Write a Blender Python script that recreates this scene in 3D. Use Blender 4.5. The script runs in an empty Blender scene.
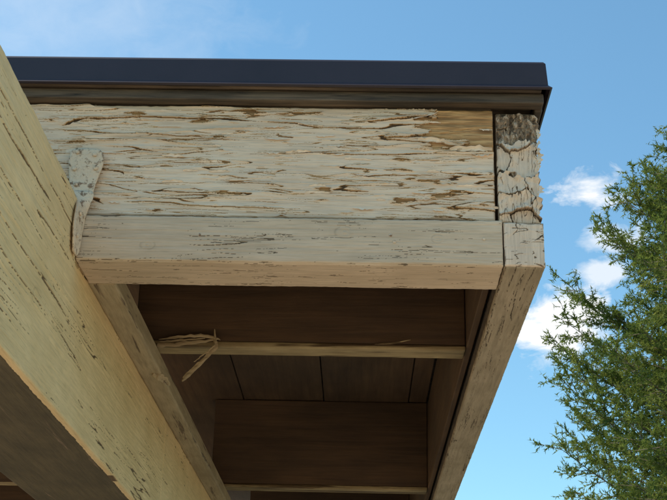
import bpy, math, random
import numpy as np
from mathutils import Vector, Matrix
random.seed(7); rng=np.random.default_rng(11)
H=1.6   # eye height; roof dimensions below are metres above eye level
scene=bpy.context.scene
# ------------------------------------------------------------------ helpers
def link(o,parent=None):
    scene.collection.objects.link(o)
    if parent is not None: o.parent=parent
    return o
def empty(name):
    e=bpy.data.objects.new(name,None); e.empty_display_size=.1
    return link(e)
def mesh_obj(name,verts,faces,mats,parent=None,smooth=False,fmat=None):
    me=bpy.data.meshes.new(name); me.from_pydata([tuple(v) for v in verts],[],faces); me.update()
    for m in (mats if isinstance(mats,list) else [mats]): me.materials.append(m)
    if fmat is not None: me.polygons.foreach_set('material_index',fmat)
    if smooth: me.polygons.foreach_set('use_smooth',[True]*len(me.polygons))
    return link(bpy.data.objects.new(name,me),parent)
def box(name,x0,x1,y0,y1,z0,z1,mat,parent=None,bev=.003,bottom=None):
    z0+=H; z1+=H
    v=[(x0,y0,z0),(x1,y0,z0),(x1,y1,z0),(x0,y1,z0),(x0,y0,z1),(x1,y0,z1),(x1,y1,z1),(x0,y1,z1)]
    f=[(3,2,1,0),(4,5,6,7),(0,1,5,4),(1,2,6,5),(2,3,7,6),(3,0,4,7)]
    mats=[mat]; fm=[0]*6
    if bottom: mats.append(bottom); fm[0]=1
    o=mesh_obj(name,v,f,mats,parent,fmat=fm)
    if bev:
        b=o.modifiers.new('bevel','BEVEL'); b.width=bev; b.segments=2
    return o
# numpy gradient noise
_perm=rng.permutation(4096); _ang=rng.random(4096)*2*np.pi
def noise(x,y,seed=0):
    x=np.asarray(x,float)+seed*17.31; y=np.asarray(y,float)+seed*9.77
    xi=np.floor(x).astype(int); yi=np.floor(y).astype(int); xf=x-xi; yf=y-yi
    def g(ix,iy,dx,dy):
        a=_ang[_perm[(ix+_perm[iy&4095])&4095]]
        return np.cos(a)*dx+np.sin(a)*dy
    u=xf**3*(xf*(xf*6-15)+10); v=yf**3*(yf*(yf*6-15)+10)
    a=g(xi,yi,xf,yf)*(1-u)+g(xi+1,yi,xf-1,yf)*u
    b=g(xi,yi+1,xf,yf-1)*(1-u)+g(xi+1,yi+1,xf-1,yf-1)*u
    return (a*(1-v)+b*v)*1.5
def fbm(x,y,seed=0,o=3):
    s=0;a=1
    for i in range(o):
        s=s+a*noise(x*2**i,y*2**i,seed+i*3); a*=.5
    return s
def sstep(a,b,x):
    t=np.clip((x-a)/(b-a),0,1); return t*t*(3-2*t)
def relief(name,origin,ud,vd,n,LU,LV,res,func,mat,parent,skirt=.012,chips=True):
    """board surface with modelled paint film, cracks and flakes"""
    nu=max(2,int(LU/res[0])); nv=max(2,int(LV/res[1]))
    u=np.linspace(0,LU,nu); v=np.linspace(0,LV,nv)
    U,V=np.meshgrid(u,v); h,paint,du,dv=func(U,V)
    e=np.minimum(np.minimum(U,LU-U),np.minimum(V,LV-V))
    wob=.002*noise(U*14,V*14,900)+.0012*noise(U*60,V*60,901)
    h=h-.0035*(1-np.clip((e+np.abs(wob))/.004,0,1))**2
    if chips:
        chip=.0045*np.clip(fbm(U*22,V*22,902,4)-.25,0,1)
        paint=np.where(e<chip,.1,paint)
    o=np.array(origin)+np.array([0,0,H]); ud=np.array(ud,float); vd=np.array(vd,float); n=np.array(n,float)
    P=o+(U+du)[...,None]*ud+(V+dv)[...,None]*vd+h[...,None]*n
    verts=P.reshape(-1,3)
    idx=np.arange(nu*nv).reshape(nv,nu)
    q=np.stack([idx[:-1,:-1],idx[:-1,1:],idx[1:,1:],idx[1:,:-1]],-1).reshape(-1,4)
    ring=np.concatenate([idx[0,:],idx[1:,-1],idx[-1,-2::-1],idx[-2:0:-1,0]])
    base=len(verts); sk=verts[ring]-n*skirt
    verts=np.vstack([verts,sk]); k=len(ring); r2=np.roll(ring,-1); b=np.arange(k)+base; b2=np.roll(b,-1)
    q=np.vstack([q,np.stack([r2,ring,b,b2],-1)])
    if np.dot(np.cross(ud,vd),n)<0: q=q[:,::-1]
    me=bpy.data.meshes.new(name); me.vertices.add(len(verts)); me.vertices.foreach_set('co',verts.ravel())
    me.loops.add(q.size); me.loops.foreach_set('vertex_index',q.ravel().astype(np.int32))
    me.polygons.add(len(q)); me.polygons.foreach_set('loop_start',np.arange(0,q.size,4,dtype=np.int32))
    me.update(calc_edges=True)
    at=me.attributes.new('paint','FLOAT','POINT')
    at.data.foreach_set('value',np.concatenate([paint.ravel(),paint.ravel()[ring]]).astype(np.float32))
    me.materials.append(mat)
    return link(bpy.data.objects.new(name,me),parent)
# ------------------------------------------------------------------ materials
def newmat(name):
    m=bpy.data.materials.new(name); m.use_nodes=True; nt=m.node_tree; b=nt.nodes['Principled BSDF']; return m,nt,b
def N(nt,t,**k):
    n=nt.nodes.new(t)
    for a,v in k.items(): setattr(n,a,v)
    return n
def stretched(nt,axis,grain,s):
    tc=N(nt,'ShaderNodeTexCoord'); mp=N(nt,'ShaderNodeMapping')
    sc=[s,s,s]; sc[axis]=s*grain; mp.inputs['Scale'].default_value=sc
    nt.links.new(tc.outputs['Object'],mp.inputs['Vector']); return mp.outputs[0]
def ntex(nt,vec,scale,detail=4,rough=.6,dist=0):
    n=N(nt,'ShaderNodeTexNoise'); n.inputs['Scale'].default_value=scale; n.inputs['Detail'].default_value=detail
    n.inputs['Roughness'].default_value=rough; n.inputs['Distortion'].default_value=dist
    nt.links.new(vec,n.inputs['Vector']); return n.outputs['Fac']
def ramp(nt,fac,stops):
    r=N(nt,'ShaderNodeValToRGB'); el=r.color_ramp.elements
    while len(el)<len(stops): el.new(.5)
    for e,(p,c) in zip(el,stops): e.position=p; e.color=(c[0],c[1],c[2],1) if not isinstance(c,(int,float)) else (c,c,c,1)
    nt.links.new(fac,r.inputs[0]); return r.outputs[0]
def mixc(nt,fac,a,b,mode='MIX'):
    m=N(nt,'ShaderNodeMix',data_type='RGBA',blend_type=mode)
    for s,v in ((0,fac),(6,a),(7,b)):
        if hasattr(v,'default_value'): nt.links.new(v,m.inputs[s])
        else: m.inputs[s].default_value=v if isinstance(v,(int,float)) else (v[0],v[1],v[2],1)
    return m.outputs[2]
def painted(name,axis,paint,dirty,wood_a,wood_b,use_attr=True,rough=.6,flecks=.0,streak=.45,dark=(.035,.026,.018)):
    m,nt,b=newmat(name)
    g=stretched(nt,axis,.05,1); iso=stretched(nt,axis,.5,1)
    grain=ntex(nt,g,95,5,.65,.3); fine=ntex(nt,g,420,2,.6); blotch=ntex(nt,iso,11,5,.65)
    pc=mixc(nt,ramp(nt,blotch,[(.35,0),(.68,1)]),paint,dirty)
    pc=mixc(nt,ramp(nt,grain,[(.36,streak),(.56,0)]),pc,tuple(c*.62 for c in dirty))
    pc=mixc(nt,ramp(nt,fine,[(.3,.3),(.5,0)]),pc,tuple(c*.5 for c in dirty))
    wc=mixc(nt,ramp(nt,grain,[(.38,0),(.62,1)]),wood_a,wood_b)
    wc=mixc(nt,ramp(nt,fine,[(.4,.6),(.6,0)]),wc,tuple(c*.4 for c in wood_a))
    if use_attr:
        at=N(nt,'ShaderNodeAttribute',attribute_name='paint'); f=at.outputs['Fac']
        cl=N(nt,'ShaderNodeClamp'); nt.links.new(f,cl.inputs[0]); col=mixc(nt,cl.outputs[0],wc,pc)
        ng=N(nt,'ShaderNodeMath',operation='MULTIPLY',use_clamp=True); nt.links.new(f,ng.inputs[0]); ng.inputs[1].default_value=-.9
        col=mixc(nt,ng.outputs[0],col,dark)  # negative values: crack shade put into the colour, also darker bare wood
    else:
        fl=ntex(nt,g,38,4,.7,.4)
        col=mixc(nt,ramp(nt,fl,[(.62-flecks,0),(.66-flecks,1)]),pc,wc)
    nt.links.new(col,b.inputs['Base Color']); b.inputs['Roughness'].default_value=rough
    b.inputs['Specular IOR Level'].default_value=.2
    bp=N(nt,'ShaderNodeBump'); bp.inputs['Strength'].default_value=.7; bp.inputs['Distance'].default_value=.0018
    ad=N(nt,'ShaderNodeMath',operation='MULTIPLY_ADD'); nt.links.new(fine,ad.inputs[0]); ad.inputs[1].default_value=.4; nt.links.new(grain,ad.inputs[2])
    nt.links.new(ad.outputs[0],bp.inputs['Height'])
    nt.links.new(bp.outputs[0],b.inputs['Normal']); return m
def plainwood(name,axis,a,bcol,scale=60,rough=.75):
    m,nt,b=newmat(name); g=stretched(nt,axis,.05,1); gr=ntex(nt,g,scale,5,.65,.5); iso=stretched(nt,axis,.4,1); bl=ntex(nt,iso,6,4)
    c=mixc(nt,ramp(nt,gr,[(.3,0),(.7,1)]),a,bcol); c=mixc(nt,ramp(nt,bl,[(.35,.6),(.65,0)]),c,tuple(k*.45 for k in a))
    nt.links.new(c,b.inputs['Base Color']); b.inputs['Roughness'].default_value=rough
    bp=N(nt,'ShaderNodeBump'); bp.inputs['Strength'].default_value=.6; bp.inputs['Distance'].default_value=.002
    nt.links.new(gr,bp.inputs['Height']); nt.links.new(bp.outputs[0],b.inputs['Normal']); return m
WA=(.14,.10,.06); WB=(.30,.21,.13)
m_fascia=painted('peeling_grey_paint',0,(.87,.67,.48),(.76,.57,.40),(.46,.24,.095),(.74,.45,.20),streak=.35,dark=(.06,.036,.02))
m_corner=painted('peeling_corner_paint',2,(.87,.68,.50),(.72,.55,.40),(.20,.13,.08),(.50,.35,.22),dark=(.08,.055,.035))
m_trim=painted('trim_paint',0,(.72,.55,.38),(.60,.45,.30),WA,WB,dark=(.12,.085,.05),streak=.3)
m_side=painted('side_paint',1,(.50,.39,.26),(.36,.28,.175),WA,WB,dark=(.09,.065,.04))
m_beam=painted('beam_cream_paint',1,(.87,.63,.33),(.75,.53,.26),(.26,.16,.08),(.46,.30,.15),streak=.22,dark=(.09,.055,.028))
m_beamu=painted('beam_underside_shade',1,(.135,.10,.05),(.08,.06,.03),WA,WB,use_attr=False,flecks=0)  # underside shade put into the colour, far darker than the cream face
m_ledger=painted('ledger_paint',1,(.52,.41,.25),(.38,.29,.17),WA,WB,use_attr=False,flecks=.04)
m_joistb=painted('joist_edge_paint',0,(.46,.34,.17),(.26,.18,.085),(.10,.06,.03),(.2,.13,.06),use_attr=False,flecks=.10)
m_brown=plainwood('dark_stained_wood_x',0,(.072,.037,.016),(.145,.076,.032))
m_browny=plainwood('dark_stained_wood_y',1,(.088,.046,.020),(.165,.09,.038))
m_drip=plainwood('weathered_drip_wood',0,(.03,.022,.015),(.24,.17,.11),120)
m_bare=plainwood('bare_splintered_wood',0,(.34,.23,.11),(.62,.46,.27),80)
def flat(name,c,r=.6,metal=0,var=.0,sc=30):
    m,nt,b=newmat(name); tc=N(nt,'ShaderNodeTexCoord'); n=ntex(nt,tc.outputs['Object'],sc,4,.6)
    col=mixc(nt,ramp(nt,n,[(.3,0),(.7,1)]),tuple(k*(1-var) for k in c),tuple(k*(1+var) for k in c))
    nt.links.new(col,b.inputs['Base Color']); b.inputs['Roughness'].default_value=r; b.inputs['Metallic'].default_value=metal; return m
m_flash=flat('dark_coated_metal',(.028,.019,.026),.42,0,.15,8)
m_membrane=flat('roof_membrane',(.06,.06,.06),.9,0,.2)
m_flake=flat('loose_paint_flake',(.86,.68,.50),.6,0,.12,60)
m_rust,nt,b=newmat('painted_rusty_metal')
tc=N(nt,'ShaderNodeTexCoord'); n1=ntex(nt,tc.outputs['Object'],70,5,.7)
nt.links.new(mixc(nt,ramp(nt,n1,[(.53,0),(.62,1)]),(.78,.59,.40),(.26,.15,.08)),b.inputs['Base Color']); b.inputs['Roughness'].default_value=.7
bp=N(nt,'ShaderNodeBump'); bp.inputs['Distance'].default_value=.005; nt.links.new(n1,bp.inputs['Height']); nt.links.new(bp.outputs[0],b.inputs['Normal'])
# ------------------------------------------------------------------ relief functions
def cracks(U,V,seed,fu,fv,t0,lift,thr,soft=.25,fm=1.0):
    W=V+.004*noise(U*5,V*9,seed+1)+.0012*noise(U*28,V*40,seed+2)+.0005*noise(U*120,V*90,seed+7)
    c=noise(U*fu,W*fv,seed+3)+.22*noise(U*fu*3,W*fv*2.3,seed+4)
    m=sstep(thr,thr+soft,noise(U*fu*fm,V*fv*.35,seed+5)+.4*noise(U*fu*3,V*fv,seed+6))
    k=1-sstep(.5,1.0,np.abs(c)/(t0*m+1e-4)); k=k*(m>.02)
    l=lift*m*np.where(c>0,np.exp(-c/.25),np.exp(c/.06)*.25)
    return k,l
def fascia_f(X0):
    def f(U,V):
        x=U+X0; z=V   # z 0..0.229
        dens=.18*noise(x*2.5,z*10,300)+.06*sstep(.12,.0,z)
        k1,l1=cracks(U,V,1,3.2,52,.036,.0042,-.05+dens)
        k2,l2=cracks(U,V,20,6,110,.055,.0024,.04+dens)
        k3,l3=cracks(U,V,40,2.2,30,.028,.0062,.02)
        k4,l4=cracks(U,V,60,7,180,.10,.0008,.02)
        b=fbm(U*10,(V+.003*noise(U*12,V*20,90))*58,61,4)+.45*noise(U*2.6,V*13,66)
        dist=np.sqrt(((x-.222)/.112)**2+((z-.192)/.056)**2)
        bias=np.clip(1.4-dist,-.06,1)*1.7
        d2=np.sqrt(((x-.05)/.24)**2+((z-.11)/.035)**2); bias=np.maximum(bias,np.clip(.9-d2,-.06,.12))
        bb=b+bias
        bare=sstep(.66,.69,bb); edge=np.exp(-np.maximum(.66-bb,0)/.07)*(bb<.68)
        ck=np.maximum(np.maximum(k1,k2*.6),np.maximum(k3,k4*.28))
        h=(.0013+l1+l2+l3+l4+.0034*edge*sstep(.0,.5,bb))*(1-bare)*(1-.8*ck)
        h+=.0005*fbm(U*8,V*260,70,2)+.0008*noise(U*25,V*25,71)-.0012*ck-.0018*bare*(.5+noise(U*7,V*150,75))
        wc=sstep(.5,.75,noise(U*9,V*190,78))*bare; big=bias>.35
        paint=(1-bare)*(1-.12*sstep(.1,.6,noise(U*6,V*50,77)))
        paint=np.where((bare>.5)&~big,-.30,paint)
        paint=np.where((ck>.2)&(bare<.5),-ck,paint); paint=np.where(wc>.3,-wc*.5,paint)
        under=(bare>.5)&(bb<.74); paint=np.where(under,-.5,paint)
        return h,paint,0*U,0*V
    return f
def mild(seed,fu,fv,t0,lift,thr,bare_thr=.95,knots=(),fine=.25,fthr=.05):
    def f(U,V):
        k1,l1=cracks(U,V,seed,fu,fv,t0,lift,thr)
        k2,l2=cracks(U,V,seed+50,fu*2.2,fv*2.1,t0*1.2,lift*.5,thr+.10)
        k4,l4=cracks(U,V,seed+70,fu*2,fv*4,.10,lift*.4,fthr)
        b=fbm(U*14,(V+.003*noise(U*20,V*30,seed+8))*70,seed+9,3)
        bare=sstep(bare_thr,bare_thr+.04,b)
        ck=np.maximum(np.maximum(k1,k2),k4*fine); paint=(1-bare)
        h=.0008*(1-bare)+(l1+l2+l4)*(1-bare)*(1-ck)+.0004*fbm(U*6,V*180,seed+10,2)-.0012*ck+.0008*noise(U*10,V*16,seed+15)
        for (ku,kv,kr) in knots:
            d=np.sqrt(((U-ku)/1.5)**2+(V-kv)**2)/kr
            h+=.0006*np.cos(d*9)*np.exp(-d*1.3); ring=np.exp(-((d-1)/.12)**2)*(noise(U*60,V*60,seed+12)>-.1)
            paint=paint*(1-.25*ring)
        paint=np.where(ck>.16,-ck*.8,paint)
        return h,paint,0*U,0*V
    return f
def corner_f(seed,LU,LV):
    def f(U,V):   # U across (x), V up
        wu=U+.008*noise(U*30,V*16,seed)+.003*noise(U*90,V*70,seed+1)+.0015*noise(U*250,V*200,seed+31); wv=V+.012*noise(U*25,V*18,seed+2)+.004*noise(U*90,V*80,seed+3)+.0015*noise(U*250,V*220,seed+32)
        cs=(.056,.052); gx=wu/cs[0]+.3; gy=wv/cs[1]; ix=np.floor(gx).astype(int); iy=np.floor(gy).astype(int)
        d1=np.full(U.shape,9.); d2=np.full(U.shape,9.); idd=np.zeros(U.shape)
        for ox in (-1,0,1):
            for oy in (-1,0,1):
                cx=ix+ox; cy=iy+oy; r1=_ang[(cx*131+cy*71+seed)&4095]/6.2832; r2=_ang[(cx*37+cy*211+seed+5)&4095]/6.2832
                d=np.sqrt((cx+r1-gx)**2+(cy+r2-gy)**2); cl=d<d1
                d2=np.where(cl,d1,np.minimum(d2,d)); idd=np.where(cl,r1,idd); d1=np.where(cl,d,d1)
        e=d2-d1; th=.008+.03*np.clip(noise(U*40,V*40,seed+40)+.3,0,1); crack=1-sstep(th,th*2,e)
        k1,l1=cracks(V,U,seed+60,9,80,.05,.002,.04)
        k2,l2=cracks(V,U,seed+80,16,110,.05,.002,.05)
        ck=np.maximum(crack,np.maximum(k1,k2)*.45)
        top=sstep(LV-.064,LV-.058,V+.016*noise(U*40,V*30,seed+8)+.008*noise(U*140,V*100,seed+9))
        bare=np.maximum(top,sstep(.88,.92,fbm(U*26,V*20,seed+9,4)+.1))
        lift=.0105*np.exp(-e/.22)*(.15+idd); tilt=(idd-.5)*.009+.0022*noise(U*70,V*60,seed+41)
        rough=fbm(U*110,V*60,seed+11,3)
        h=(.001+lift+tilt+l1+l2)*(1-bare)*(1-crack)-.003*crack-.001*k1+bare*(.0050*rough-.004)+.0012*noise(U*60,V*30,seed+12)
        right=sstep(LU-.018,LU,U); du=right*(.007*noise(U*2,V*38,seed+14)+.005*noise(U*2,V*110,seed+15)-.003*top)
        paint=np.where(ck>.25,-ck*.9,1-bare)
        paint=np.where((bare>.5)&(rough<-.30),-.75,paint); paint=np.where((bare>.5)&(rough>.45),.55,paint)
        return h,paint,du,0*V
    return f
# ------------------------------------------------------------------ roof overhang
roof=empty('wooden_roof_overhang')
XL=-3.2; YB=7.0
box('fascia_core',XL,.241,2.206,2.24,.925,1.165,m_drip,roof,.002)
relief('fascia_face',(-.80,2.2,.923),(1,0,0),(0,0,1),(0,-1,0),1.043,.229,(.0009,.0006),fascia_f(-.80),m_fascia,roof)
relief('fascia_face_far',(XL,2.2,.923),(1,0,0),(0,0,1),(0,-1,0),-XL-.802,.229,(.006,.002),fascia_f(XL),m_fascia,roof)
box('corner_core',.251,.318,2.209,2.36,.92,1.150,m_drip,roof,.003)
relief('corner_face',(.249,2.199,.918),(1,0,0),(0,0,1),(0,-1,0),.078,.228,(.0006,.0006),corner_f(3,.078,.228),m_corner,roof,.015)
box('trim_core',XL,.251,2.192,2.308,.834,.919,m_drip,roof,.002)
relief('trim_face',(-.524,2.185,.829),(1,0,0),(0,0,1),(0,-1,0),.778,.088,(.0011,.0008),mild(101,3.0,60,.028,.0012,.32,1.7,knots=((.49,.06,.012),(.13,.03,.009),(.66,.05,.008)),fine=.22,fthr=.22),m_trim,roof,.008)
relief('trim_soffit',(-.524,2.187,.828),(1,0,0),(0,1,0),(0,0,-1),.778,.124,(.0016,.0013),mild(131,4,50,.028,.0010,.36,1.8,knots=((.3,.05,.010),),fine=.2,fthr=.25),m_trim,roof,.008)
box('side_board_core',.262,.327,2.194,YB,.834,.913,m_drip,roof,.002)
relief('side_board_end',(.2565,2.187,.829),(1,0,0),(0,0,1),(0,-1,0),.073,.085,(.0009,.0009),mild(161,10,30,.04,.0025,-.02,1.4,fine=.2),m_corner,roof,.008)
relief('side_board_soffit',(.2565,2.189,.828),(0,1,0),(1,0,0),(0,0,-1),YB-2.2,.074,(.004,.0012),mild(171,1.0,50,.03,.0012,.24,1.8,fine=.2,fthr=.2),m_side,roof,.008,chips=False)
box('side_fascia',.255,.318,2.361,YB,.916,1.165,m_browny,roof,.002)
box('side_fascia_liner',.240,.2545,2.32,YB,.875,1.18,m_browny,roof,.002)
box('side_fascia_outer',.3235,.3285,2.225,YB,.918,1.150,m_ledger,roof,.001)
box('drip_strip',XL,.338,2.176,2.2045,1.1555,1.1765,m_drip,roof,.003)
box('drip_strip_upper',XL,.334,2.170,2.2045,1.1775,1.20,m_drip,roof,.003)
box('drip_strip_side',.3235,.339,2.2055,YB,1.153,1.20,m_drip,roof,.003)
box('packer',XL,.32,2.206,2.33,1.166,1.186,m_drip,roof,.001)
def extr(name,pts,ends,mat,parent):
    n=len(pts); vs=[]
    for e in ends:
        for p in pts: vs.append(e(p))
    fs=[(i,i+1,n+i+1,n+i) for i in range(n-1)]
    o=mesh_obj(name,vs,fs,mat,parent); s=o.modifiers.new('solid','SOLIDIFY'); s.thickness=.0018; s.offset=0
    b=o.modifiers.new('bevel','BEVEL'); b.width=.0007; b.segments=2; return o
pf=[(.12,1.238),(.012,1.240),(0.003,1.2385),(0,1.234),(-.003,1.186),(-.010,1.178),(-.006,1.1755)]
extr('metal_flashing_front',pf,[lambda p:(XL,2.165+p[0],p[1]+H),lambda p:(.3415-p[0],2.165+p[0],p[1]+H)],m_flash,roof)
extr('metal_flashing_side',pf,[lambda p:(.3415-p[0],2.165+p[0],p[1]+H),lambda p:(.3415-p[0],YB,p[1]+H)],m_flash,roof)
box('roof_membrane',XL,.30,2.21,YB,1.212,1.236,m_membrane,roof,0)
i=0
edges=[-.423-.3*k for k in range(9,0,-1)]+[-.423,-.133,.172,.238]
for a,c in zip(edges[:-1],edges[1:]):
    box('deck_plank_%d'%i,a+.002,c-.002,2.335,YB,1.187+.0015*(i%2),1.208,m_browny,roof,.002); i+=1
box('deck_sheet',XL,.30,2.335,YB,1.2085,1.2115,m_drip,roof,0)
for k,(y0,y1) in enumerate(((2.845,2.905),(4.53,4.59),(6.2,6.26))):
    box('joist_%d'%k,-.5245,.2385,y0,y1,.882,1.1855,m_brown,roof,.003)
    box('joist_painted_edge_%d'%k,-.5245,.2385,y0-.004,y1+.004,.868,.8815,m_joistb,roof,.004)
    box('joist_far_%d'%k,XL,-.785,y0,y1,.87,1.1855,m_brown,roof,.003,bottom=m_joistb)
box('ledger',-.5245,-.471,2.312,YB,.826,.8672,m_ledger,roof,.004)
# ------------------------------------------------------------------ loose flakes
def flake_geo(verts,faces,c,ud,vd,n,su,sv,curl,rot):
    nu,nv=11,4; b=len(verts); ca,sa=math.cos(rot),math.sin(rot)
    prof=[(math.sin(math.pi*(i+.3)/(nu-.4))**.5)*random.uniform(.45,1) for i in range(nu)]
    off=[random.uniform(-.12,.12)*abs(sv) for i in range(nu)]
    for j in range(nv):
        for i in range(nu):
            s=(i/(nu-1)-.5)*su; t=(j/(nv-1))*sv*prof[i]+off[i]
            a=curl*(j/(nv-1)); h=.0006+(abs(sv)*(1-math.cos(a))/max(curl,.1)); tt=t*math.sin(a+.001)/(a+.001)
            h+=random.uniform(-.0002,.0002)
            s2=s*ca-tt*sa; t2=s*sa+tt*ca
            verts.append(tuple(c[q]+ud[q]*s2+vd[q]*t2+n[q]*h for q in range(3)))
    for j in range(nv-1):
        for i in range(nu-1):
            p=b+j*nu+i; faces.append((p,p+1,p+nu+1,p+nu))
fv,ff=[],[]
def addf(x,z,su,sv,curl,rot=0,y=2.198): flake_geo(fv,ff,(x,y,z+H),(1,0,0),(0,0,1),(0,-1,0),su,sv,curl,rot)
for _ in range(55):
    addf(random.uniform(-.6,.235),.93+.21*random.random()**.8,random.uniform(.015,.05),random.uniform(.003,.006)*random.choice((1,-1)),random.uniform(.4,1.1),random.uniform(-.06,.06))
for (x,z,su,sv,cu,ro) in [(.115,1.138,.05,-.009,1.0,.3),(.130,1.082,.06,.010,.9,-.1),(.20,1.064,.08,.013,.9,0),(.222,1.058,.04,-.012,1.1,.1)]:
    addf(x,z,su,sv,cu,ro)
for z in (1.10,1.08,1.066,1.035,1.05,.985):
    flake_geo(fv,ff,(.325,2.198,z+H),(0,.3,1),(1,-.3,0),(0,-1,0),random.uniform(.012,.026),random.uniform(.006,.014),random.uniform(.5,1.1),random.uniform(-.4,.4))
fl=mesh_obj('loose_paint_flakes',fv,ff,m_flake,roof,smooth=False); s=fl.modifiers.new('s','SOLIDIFY'); s.thickness=.0005
def splinter(name,pts,w,t,mat,parent,jit=.0012):
    vs=[];fs=[]; k0=len(pts); P=[];Wd=[]
    for i in range(k0-1):
        for q in range(4):
            f=q/4; P.append(Vector(pts[i]).lerp(Vector(pts[i+1]),f)+Vector((random.uniform(-1,1),0,random.uniform(-1,1)))*jit); Wd.append(w[i]*(1-f)+w[i+1]*f)
    P.append(Vector(pts[-1])); Wd.append(w[-1]); k=len(P)
    for i,p in enumerate(P):
        d=(P[min(i+1,k-1)]-P[max(i-1,0)]).normalized()
        a=d.cross(Vector((0,1,.2))).normalized(); b=d.cross(a).normalized(); p=p+Vector((0,0,H)); f=Wd[i]
        for sx,sy in ((-1,-1),(1,-1),(1.1,.8),(.2,1.2),(-1,.9)):
            vs.append(p+a*sx*f*random.uniform(.6,1.15)+b*sy*t*random.uniform(.6,1.1))
        if i:
            for q in range(5): o=(i-1)*5; fs.append((o+q,o+(q+1)%5,o+5+(q+1)%5,o+5+q))
    fs+= [tuple(range(4,-1,-1)),tuple(range((k-1)*5,k*5))]
    return mesh_obj(name,vs,fs,mat,parent)
splinter('split_splinter_a',[(-.468,2.838,.882),(-.43,2.836,.886),(-.40,2.832,.889),(-.37,2.83,.890),(-.34,2.83,.886),(-.325,2.835,.882)],[.001,.003,.0035,.004,.003,.001],.003,m_bare,roof,.0007)
splinter('split_splinter_b',[(-.47,2.836,.868),(-.43,2.834,.868),(-.39,2.83,.873),(-.35,2.83,.879),(-.33,2.83,.884)],[.006,.005,.004,.003,.002],.003,m_bare,roof,.0007)
splinter('split_splinter_c',[(-.465,2.834,.876),(-.43,2.832,.8775),(-.40,2.83,.880),(-.36,2.83,.884)],[.001,.0022,.002,.001],.002,m_bare,roof,.0007)
splinter('hanging_splinter',[(-.338,2.83,.905),(-.336,2.826,.880),(-.333,2.822,.862),(-.352,2.82,.838),(-.375,2.82,.812),(-.398,2.82,.787),(-.405,2.82,.778)],[.001,.003,.0055,.005,.0045,.006,.001],.003,m_bare,roof)
splinter('hanging_fibre',[(-.334,2.818,.866),(-.345,2.814,.852),(-.366,2.812,.834),(-.38,2.812,.822)],[.001,.0016,.0014,.0005],.001,m_bare,roof)
splinter('small_splinter',[(.03,2.838,.879),(.06,2.836,.880),(.09,2.832,.884),(.112,2.829,.888)],[.001,.0025,.002,.0005],.0015,m_joistb,roof,.0007)
splinter('ledger_chip',[(-.490,2.93,.826),(-.476,2.935,.821),(-.464,2.95,.816),(-.456,2.97,.811)],[.006,.009,.007,.002],.005,m_ledger,roof)
nv_,nf_=[],[]
def disc(c,n,r,hh=.002):
    n=Vector(n).normalized(); a=n.orthogonal().normalized(); b=n.cross(a); k=10; s=len(nv_); c=Vector(c)
    for rr,o in ((r,0),(r,hh*.6),(r*.6,hh)):
        for i in range(k):
            t=2*math.pi*i/k; nv_.append(c+a*rr*math.cos(t)+b*rr*math.sin(t)+n*o)
    for l in range(2):
        for i in range(k): nf_.append((s+l*k+i,s+l*k+(i+1)%k,s+(l+1)*k+(i+1)%k,s+(l+1)*k+i))
    nf_.append(tuple(s+2*k+i for i in range(k)))
for x,z in ((.05,.885),(.057,.872),(-.3,.88),(.22,.88)): disc((x,2.184,z+H),(0,-1,0),.003,.001)
mesh_obj('trim_nails',nv_,nf_,m_rust,roof,smooth=True)
# ------------------------------------------------------------------ big beam
beam=empty('wooden_beam')
BX=-.5255
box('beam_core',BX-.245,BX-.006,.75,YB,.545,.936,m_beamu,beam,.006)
relief('beam_side_face',(BX,1.2,.542),(0,1,0),(0,0,1),(1,0,0),2.2,.398,(.0024,.0013),mild(211,.9,36,.036,.0022,.12,1.6,knots=((.90,.28,.014),(.75,.13,.016),(1.3,.2,.012),(.57,.33,.01)),fine=.15,fthr=.2),m_beam,beam,.01,chips=False)
relief('beam_side_face_back',(BX,3.402,.542),(0,1,0),(0,0,1),(1,0,0),YB-3.402,.398,(.007,.002),mild(241,.9,36,.034,.0012,.22,1.6,fine=.1),m_beam,beam,.01,chips=False)
relief('beam_side_face_end',(BX,.75,.542),(0,1,0),(0,0,1),(1,0,0),.448,.398,(.006,.003),mild(251,1.3,40,.04,.0012,.18,1.6),m_beam,beam,.01,chips=False)
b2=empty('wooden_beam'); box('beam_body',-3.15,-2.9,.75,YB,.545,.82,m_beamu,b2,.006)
for px in (-.648,-3.02):
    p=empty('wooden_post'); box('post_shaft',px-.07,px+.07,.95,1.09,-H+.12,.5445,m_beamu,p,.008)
    box('post_base',px-.09,px+.09,.93,1.11,-H+.045,-H+.1195,m_rust,p,.004)
# ------------------------------------------------------------------ bracket (painted tie plate bent round the beam)
br=empty('metal_bracket')
def plate(name,pts,t=.0025):
    vs=[];fs=[]
    for l,r in pts:
        for k in range(5):
            f=k/4; vs.append(tuple(l[q]*(1-f)+r[q]*f for q in range(3)))
    for i in range(len(pts)-1):
        for k in range(4): a=i*5+k; fs.append((a,a+1,a+6,a+5))
    vs=[(v[0]+random.uniform(-.002,.002),v[1]+random.uniform(-.0015,.0005),v[2]+H+random.uniform(-.002,.002)) for v in vs]
    o=mesh_obj(name,vs,fs,m_rust,br,smooth=True); s=o.modifiers.new('s','SUBSURF'); s.levels=s.render_levels=2
    s=o.modifiers.new('t','SOLIDIFY'); s.thickness=t; s.offset=0; return o
plate('upper_plate',[((-.552,2.188,1.055),(-.497,2.188,1.052)),((-.555,2.186,1.03),(-.488,2.187,1.03)),((-.553,2.188,1.005),(-.492,2.188,1.005)),((-.55,2.188,.985),(-.498,2.188,.988)),((-.545,2.186,.965),(-.502,2.186,.965)),((-.538,2.182,.945),(-.505,2.182,.945))])
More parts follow.
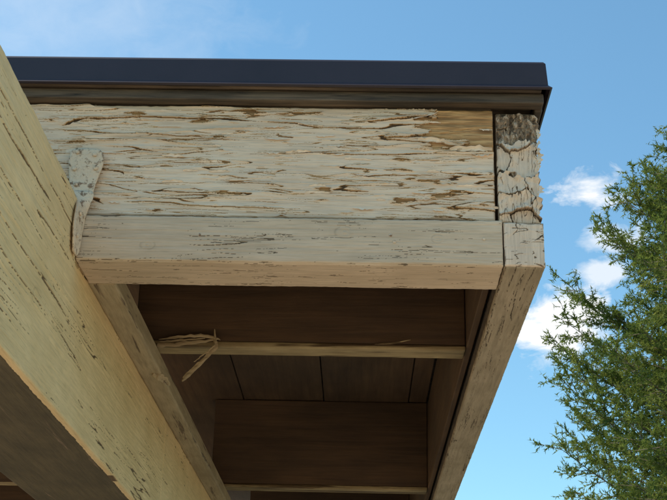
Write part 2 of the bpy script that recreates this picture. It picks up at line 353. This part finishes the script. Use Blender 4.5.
plate('twist_strap',[((-.540,2.184,.965),(-.500,2.184,.962)),((-.533,2.172,.945),(-.503,2.180,.940)),((-.521,2.145,.925),(-.512,2.182,.918)),((-.519,2.13,.90),(-.514,2.184,.898)),((-.518,2.125,.87),(-.516,2.182,.87)),((-.518,2.13,.845),(-.517,2.176,.842)),((-.519,2.14,.83),(-.518,2.17,.828))],.004)
nv_,nf_=[],[]
for x,z in ((-.54,1.045),(-.507,1.04),(-.543,1.01),(-.503,1.012),(-.537,.978)): disc((x,2.185,z+H),(0,-1,0),.0045,.003)
for y,z in ((2.15,.905),(2.145,.86)): disc((-.515,y,z+H),(1,0,0),.0045,.003)
mesh_obj('nail_heads',nv_,nf_,m_rust,br,smooth=True)
# ------------------------------------------------------------------ ground, unseen bounce slab, house
m_grass,nt,b=newmat('grass'); tc=N(nt,'ShaderNodeTexCoord'); g=ntex(nt,tc.outputs['Object'],3,6,.7)
nt.links.new(ramp(nt,g,[(.3,(.05,.07,.02)),(.7,(.13,.13,.05))]),b.inputs['Base Color']); b.inputs['Roughness'].default_value=.9
mesh_obj('ground',[(-600,-600,0),(600,-600,0),(600,600,0),(-600,600,0)],[(0,1,2,3)],m_grass)
m_conc=flat('concrete',(.54,.43,.31),.85,0,.12,6)
box('bounce_patio',-9,9,-10,7.0,-H+.004,-H+.04,m_conc,None,.01)  # unseen slab added to bounce warm sunlight up onto the shaded wood
house=empty('house')
m_sid=flat('siding_paint',(.45,.42,.33),.7,0,.08,4); m_glass=flat('window_glass',(.03,.035,.04),.08); m_white=flat('white_trim',(.7,.7,.66),.5)
box('wall_core',-7,.30,7.02,12,-H,.82,m_sid,house,0)
for k in range(15): box('siding_%d'%k,-7.02,.31,6.995+.002*(k%2),7.018,-H+.1+k*.155,-H+.1+k*.155+.15,m_sid,house,.004)
box('window_frame',-2.6,-1.2,6.975,6.994,-.7,.4,m_white,house,.004); box('window_pane',-2.5,-1.3,6.965,6.974,-.6,.3,m_glass,house,0)
box('door_frame',-.9+.02,-.0,6.975,6.994,-H+.05,.5,m_white,house,.004); box('door_panel',-.8,-.08,6.962,6.974,-H+.06,.42,m_brown,house,.004)
# ------------------------------------------------------------------ conifer
def conifer(name,base,Ht,R,seed,nb=330):
    r=np.random.default_rng(seed); root=empty(name); root.location=base
    tv=[];tf=[]
    def tube(pts,rad,k=5):
        s=len(tv)
        for i,p in enumerate(pts):
            d=(pts[min(i+1,len(pts)-1)]-pts[max(i-1,0)]); d=d/np.linalg.norm(d)
            a=np.cross(d,[.1,.2,1.]) if abs(d[2])<.9 else np.cross(d,[1.,0,0]); a/=np.linalg.norm(a); b_=np.cross(d,a)
            for j in range(k):
                t=2*np.pi*j/k; tv.append(p+(a*np.cos(t)+b_*np.sin(t))*rad[i])
        for i in range(len(pts)-1):
            for j in range(k): tf.append((s+i*k+j,s+i*k+(j+1)%k,s+(i+1)*k+(j+1)%k,s+(i+1)*k+j))
    zs=np.linspace(0,Ht,14); trunk=[np.array([.08*math.sin(z*.9),.08*math.cos(z*.7),z]) for z in zs]
    tube(trunk,[.17*(1-z/Ht)**.8+.012 for z in zs],9)
    L=[]
    for i in range(nb):
        f=(i+.5)/nb; z=Ht*(.15+.83*f**.85); az=i*2.39996+r.normal()*.35
        ln=R*(1-(z/Ht)**1.7)**.7*r.uniform(.72,1.06)+.25
        up=math.radians(r.uniform(5,30)+25*f); d=np.array([math.cos(az)*math.cos(up),math.sin(az)*math.cos(up),math.sin(up)])
        pts=[];n=10; side=r.normal()*.25
        p0=np.array([.08*math.sin(z*.9),.08*math.cos(z*.7),z])
        for k in range(n):
            s=k/(n-1); p=p0+d*ln*s+np.array([-math.sin(az),math.cos(az),0])*side*ln*s*s*.4+np.array([0,0,1])*(-.30*ln*s*(1-s)*1.2-.05*ln*s*s)
            pts.append(p)
        tube(pts,[.03*(1-.9*k/(n-1))*(ln/R+.3) for k in range(n)],4)
        nt_=int(8+ln*9)
        for t in range(nt_):
            s=.25+.75*(t+.5)/nt_; q=s*(n-1); k=min(int(q),n-2); p=pts[k]*(1-(q-k))+pts[k+1]*(q-k)
            bd=pts[k+1]-pts[k]; bd/=np.linalg.norm(bd)
            sd=np.cross(bd,[0,0,1]); sd/=np.linalg.norm(sd)+1e-6; sd*=(1 if t%2 else -1)
            td=bd*.7+sd*r.uniform(.3,1.1)+np.array([0,0,r.uniform(-.5,.6)]); td/=np.linalg.norm(td)
            tl=(.22+.35*(1-s)*ln/R+.16*r.random())*r.uniform(.7,1.3)
            tube([p,p+td*tl],[.006,.002],3)
            ns=int(7+tl*16); m=10
            u0=r.random(ns)**.8; o=p+td*(tl*u0)[:,None]; sdv=td*.7+r.normal(size=(ns,3))*.6; sdv/=np.linalg.norm(sdv,axis=1)[:,None]; sl=r.uniform(.05,.14,ns)
            ss=np.linspace(.05,1,m); cc=(o[:,None,:]+sdv[:,None,:]*sl[:,None,None]*ss[None,:,None]).reshape(-1,3)
            S=np.repeat(sdv,m,0); K=len(S)
            ld=S*.6+r.normal(size=(K,3))*.55; ld/=np.linalg.norm(ld,axis=1)[:,None]
            w=np.cross(ld,r.normal(size=(K,3))); w/=np.linalg.norm(w,axis=1)[:,None]
            ll=r.uniform(.035,.065,K)[:,None]; ww=r.uniform(.005,.010,K)[:,None]
            L.append(np.stack([cc-w*ww,cc+w*ww,cc+ld*ll],1))
    mesh_obj('trunk_and_limbs',tv,tf,m_bark,root,smooth=True)
    A=np.concatenate(L); nn=len(A); me=bpy.data.meshes.new('foliage'); me.vertices.add(nn*3); me.vertices.foreach_set('co',A.reshape(-1))
    me.loops.add(nn*3); me.loops.foreach_set('vertex_index',np.arange(nn*3,dtype=np.int32)); me.polygons.add(nn); me.polygons.foreach_set('loop_start',np.arange(0,nn*3,3,dtype=np.int32))
    me.update(calc_edges=True); me.materials.append(m_leaf); link(bpy.data.objects.new('foliage',me),root); print('leaves',nn)
m_bark=flat('bark',(.16,.13,.09),.9,0,.3,12)
m_leaf,nt,b=newmat('conifer_leaf'); tc=N(nt,'ShaderNodeTexCoord'); g=ntex(nt,tc.outputs['Object'],1.8,4,.65)
lc=ramp(nt,g,[(.3,(.08,.12,.035)),(.5,(.15,.19,.055)),(.7,(.26,.28,.09))])
df=N(nt,'ShaderNodeBsdfDiffuse'); tr=N(nt,'ShaderNodeBsdfTranslucent'); mx=N(nt,'ShaderNodeMixShader'); mx.inputs[0].default_value=.40
nt.links.new(lc,df.inputs[0]); nt.links.new(mixc(nt,1.0,lc,(1.4,1.4,.9),'MULTIPLY'),tr.inputs[0]); nt.links.new(df.outputs[0],mx.inputs[1]); nt.links.new(tr.outputs[0],mx.inputs[2])
nt.links.new(mx.outputs[0],nt.nodes['Material Output'].inputs[0])
conifer('conifer_tree',(5.25,15,0),9.8,3.8,5)
# ------------------------------------------------------------------ light and sky
EL,ROT=52,-80
w=bpy.data.worlds.new('World'); scene.world=w; w.use_nodes=True; nt=w.node_tree; bg=nt.nodes['Background']
sky=N(nt,'ShaderNodeTexSky',sky_type='NISHITA'); sky.sun_disc=False; sky.sun_elevation=math.radians(EL); sky.sun_rotation=math.radians(ROT)
sky.air_density=1.0; sky.dust_density=.5; sky.ozone_density=1.0
bg.inputs['Strength'].default_value=.15
tint=mixc(nt,1.0,sky.outputs[0],(.96,1.34,1.32),'MULTIPLY')
tc=N(nt,'ShaderNodeTexCoord'); D=tc.outputs['Generated']
nz=N(nt,'ShaderNodeTexNoise'); nz.inputs['Scale'].default_value=26; nz.inputs['Detail'].default_value=6; nz.inputs['Roughness'].default_value=.6; nz.inputs['Distortion'].default_value=.4
mp=N(nt,'ShaderNodeMapping'); mp.inputs['Scale'].default_value=(1,1,1.7); nt.links.new(D,mp.inputs[0]); nt.links.new(mp.outputs[0],nz.inputs['Vector'])
def M(op,a,b=None,cl=False):
    n=N(nt,'ShaderNodeMath',operation=op); n.use_clamp=cl
    for i,v in enumerate((a,b)):
        if v is None: continue
        if isinstance(v,(int,float)): n.inputs[i].default_value=v
        else: nt.links.new(v,n.inputs[i])
    return n.outputs[0]
acc=None
for (d,r,zs,gain,sh) in [((194,1232,405),.048,1.5,1,1.6),((226,1184,531),.030,1.7,1,1.5),((250,1202,487),.026,2.0,.6,1.5),((243,1213,457),.022,1.8,.7,1.5),((-330,1110,720),.18,1.6,.45,.6),((300,-1200,500),.35,2.5,1,1.5)]:
    v=Vector(d).normalized(); s=N(nt,'ShaderNodeVectorMath',operation='SUBTRACT'); nt.links.new(D,s.inputs[0]); s.inputs[1].default_value=v
    m=N(nt,'ShaderNodeVectorMath',operation='MULTIPLY'); nt.links.new(s.outputs[0],m.inputs[0]); m.inputs[1].default_value=(1,1,zs)
    l=N(nt,'ShaderNodeVectorMath',operation='LENGTH'); nt.links.new(m.outputs[0],l.inputs[0])
    e=M('SUBTRACT',1.0,M('DIVIDE',l.outputs['Value'],r)); e=M('MAXIMUM',e,-1.0)
    e=M('ADD',e,M('MULTIPLY',M('SUBTRACT',nz.outputs['Fac'],.5),3.0 if sh>1 else 1.2)); e=M('MULTIPLY',M('MULTIPLY',e,sh,True),gain)
    acc=e if acc is None else M('MAXIMUM',acc,e)
mx=N(nt,'ShaderNodeMix',data_type='RGBA'); nt.links.new(acc,mx.inputs[0]); nt.links.new(tint,mx.inputs[6]); mx.inputs[7].default_value=(7,7.1,7.2,1)
nt.links.new(mx.outputs[2],bg.inputs['Color'])
sl=bpy.data.lights.new('sun','SUN'); sl.energy=5; sl.angle=math.radians(.5); sl.color=(1,.88,.72)
so=link(bpy.data.objects.new('sun',sl)); e,rr=math.radians(EL),math.radians(ROT)
sd=Vector((math.sin(rr)*math.cos(e),math.cos(rr)*math.cos(e),math.sin(e))); so.rotation_euler=sd.to_track_quat('Z','Y').to_euler()
# ------------------------------------------------------------------ camera
cam=bpy.data.cameras.new('camera'); co=link(bpy.data.objects.new('camera',cam)); cam.sensor_width=36; cam.lens=69.6; cam.clip_end=2000; cam.clip_start=.05
Y=Vector((.01588,-.36449,-.93108)); X=Vector((.99963,-.014994,.02289)); Z=X.cross(Y)
Rm=Matrix((X,Y,Z)).to_4x4()
co.matrix_world=Matrix.Translation((0,0,H))@Rm
scene.camera=co
scene.view_settings.view_transform='Standard'; scene.view_settings.look='None'; scene.view_settings.exposure=0
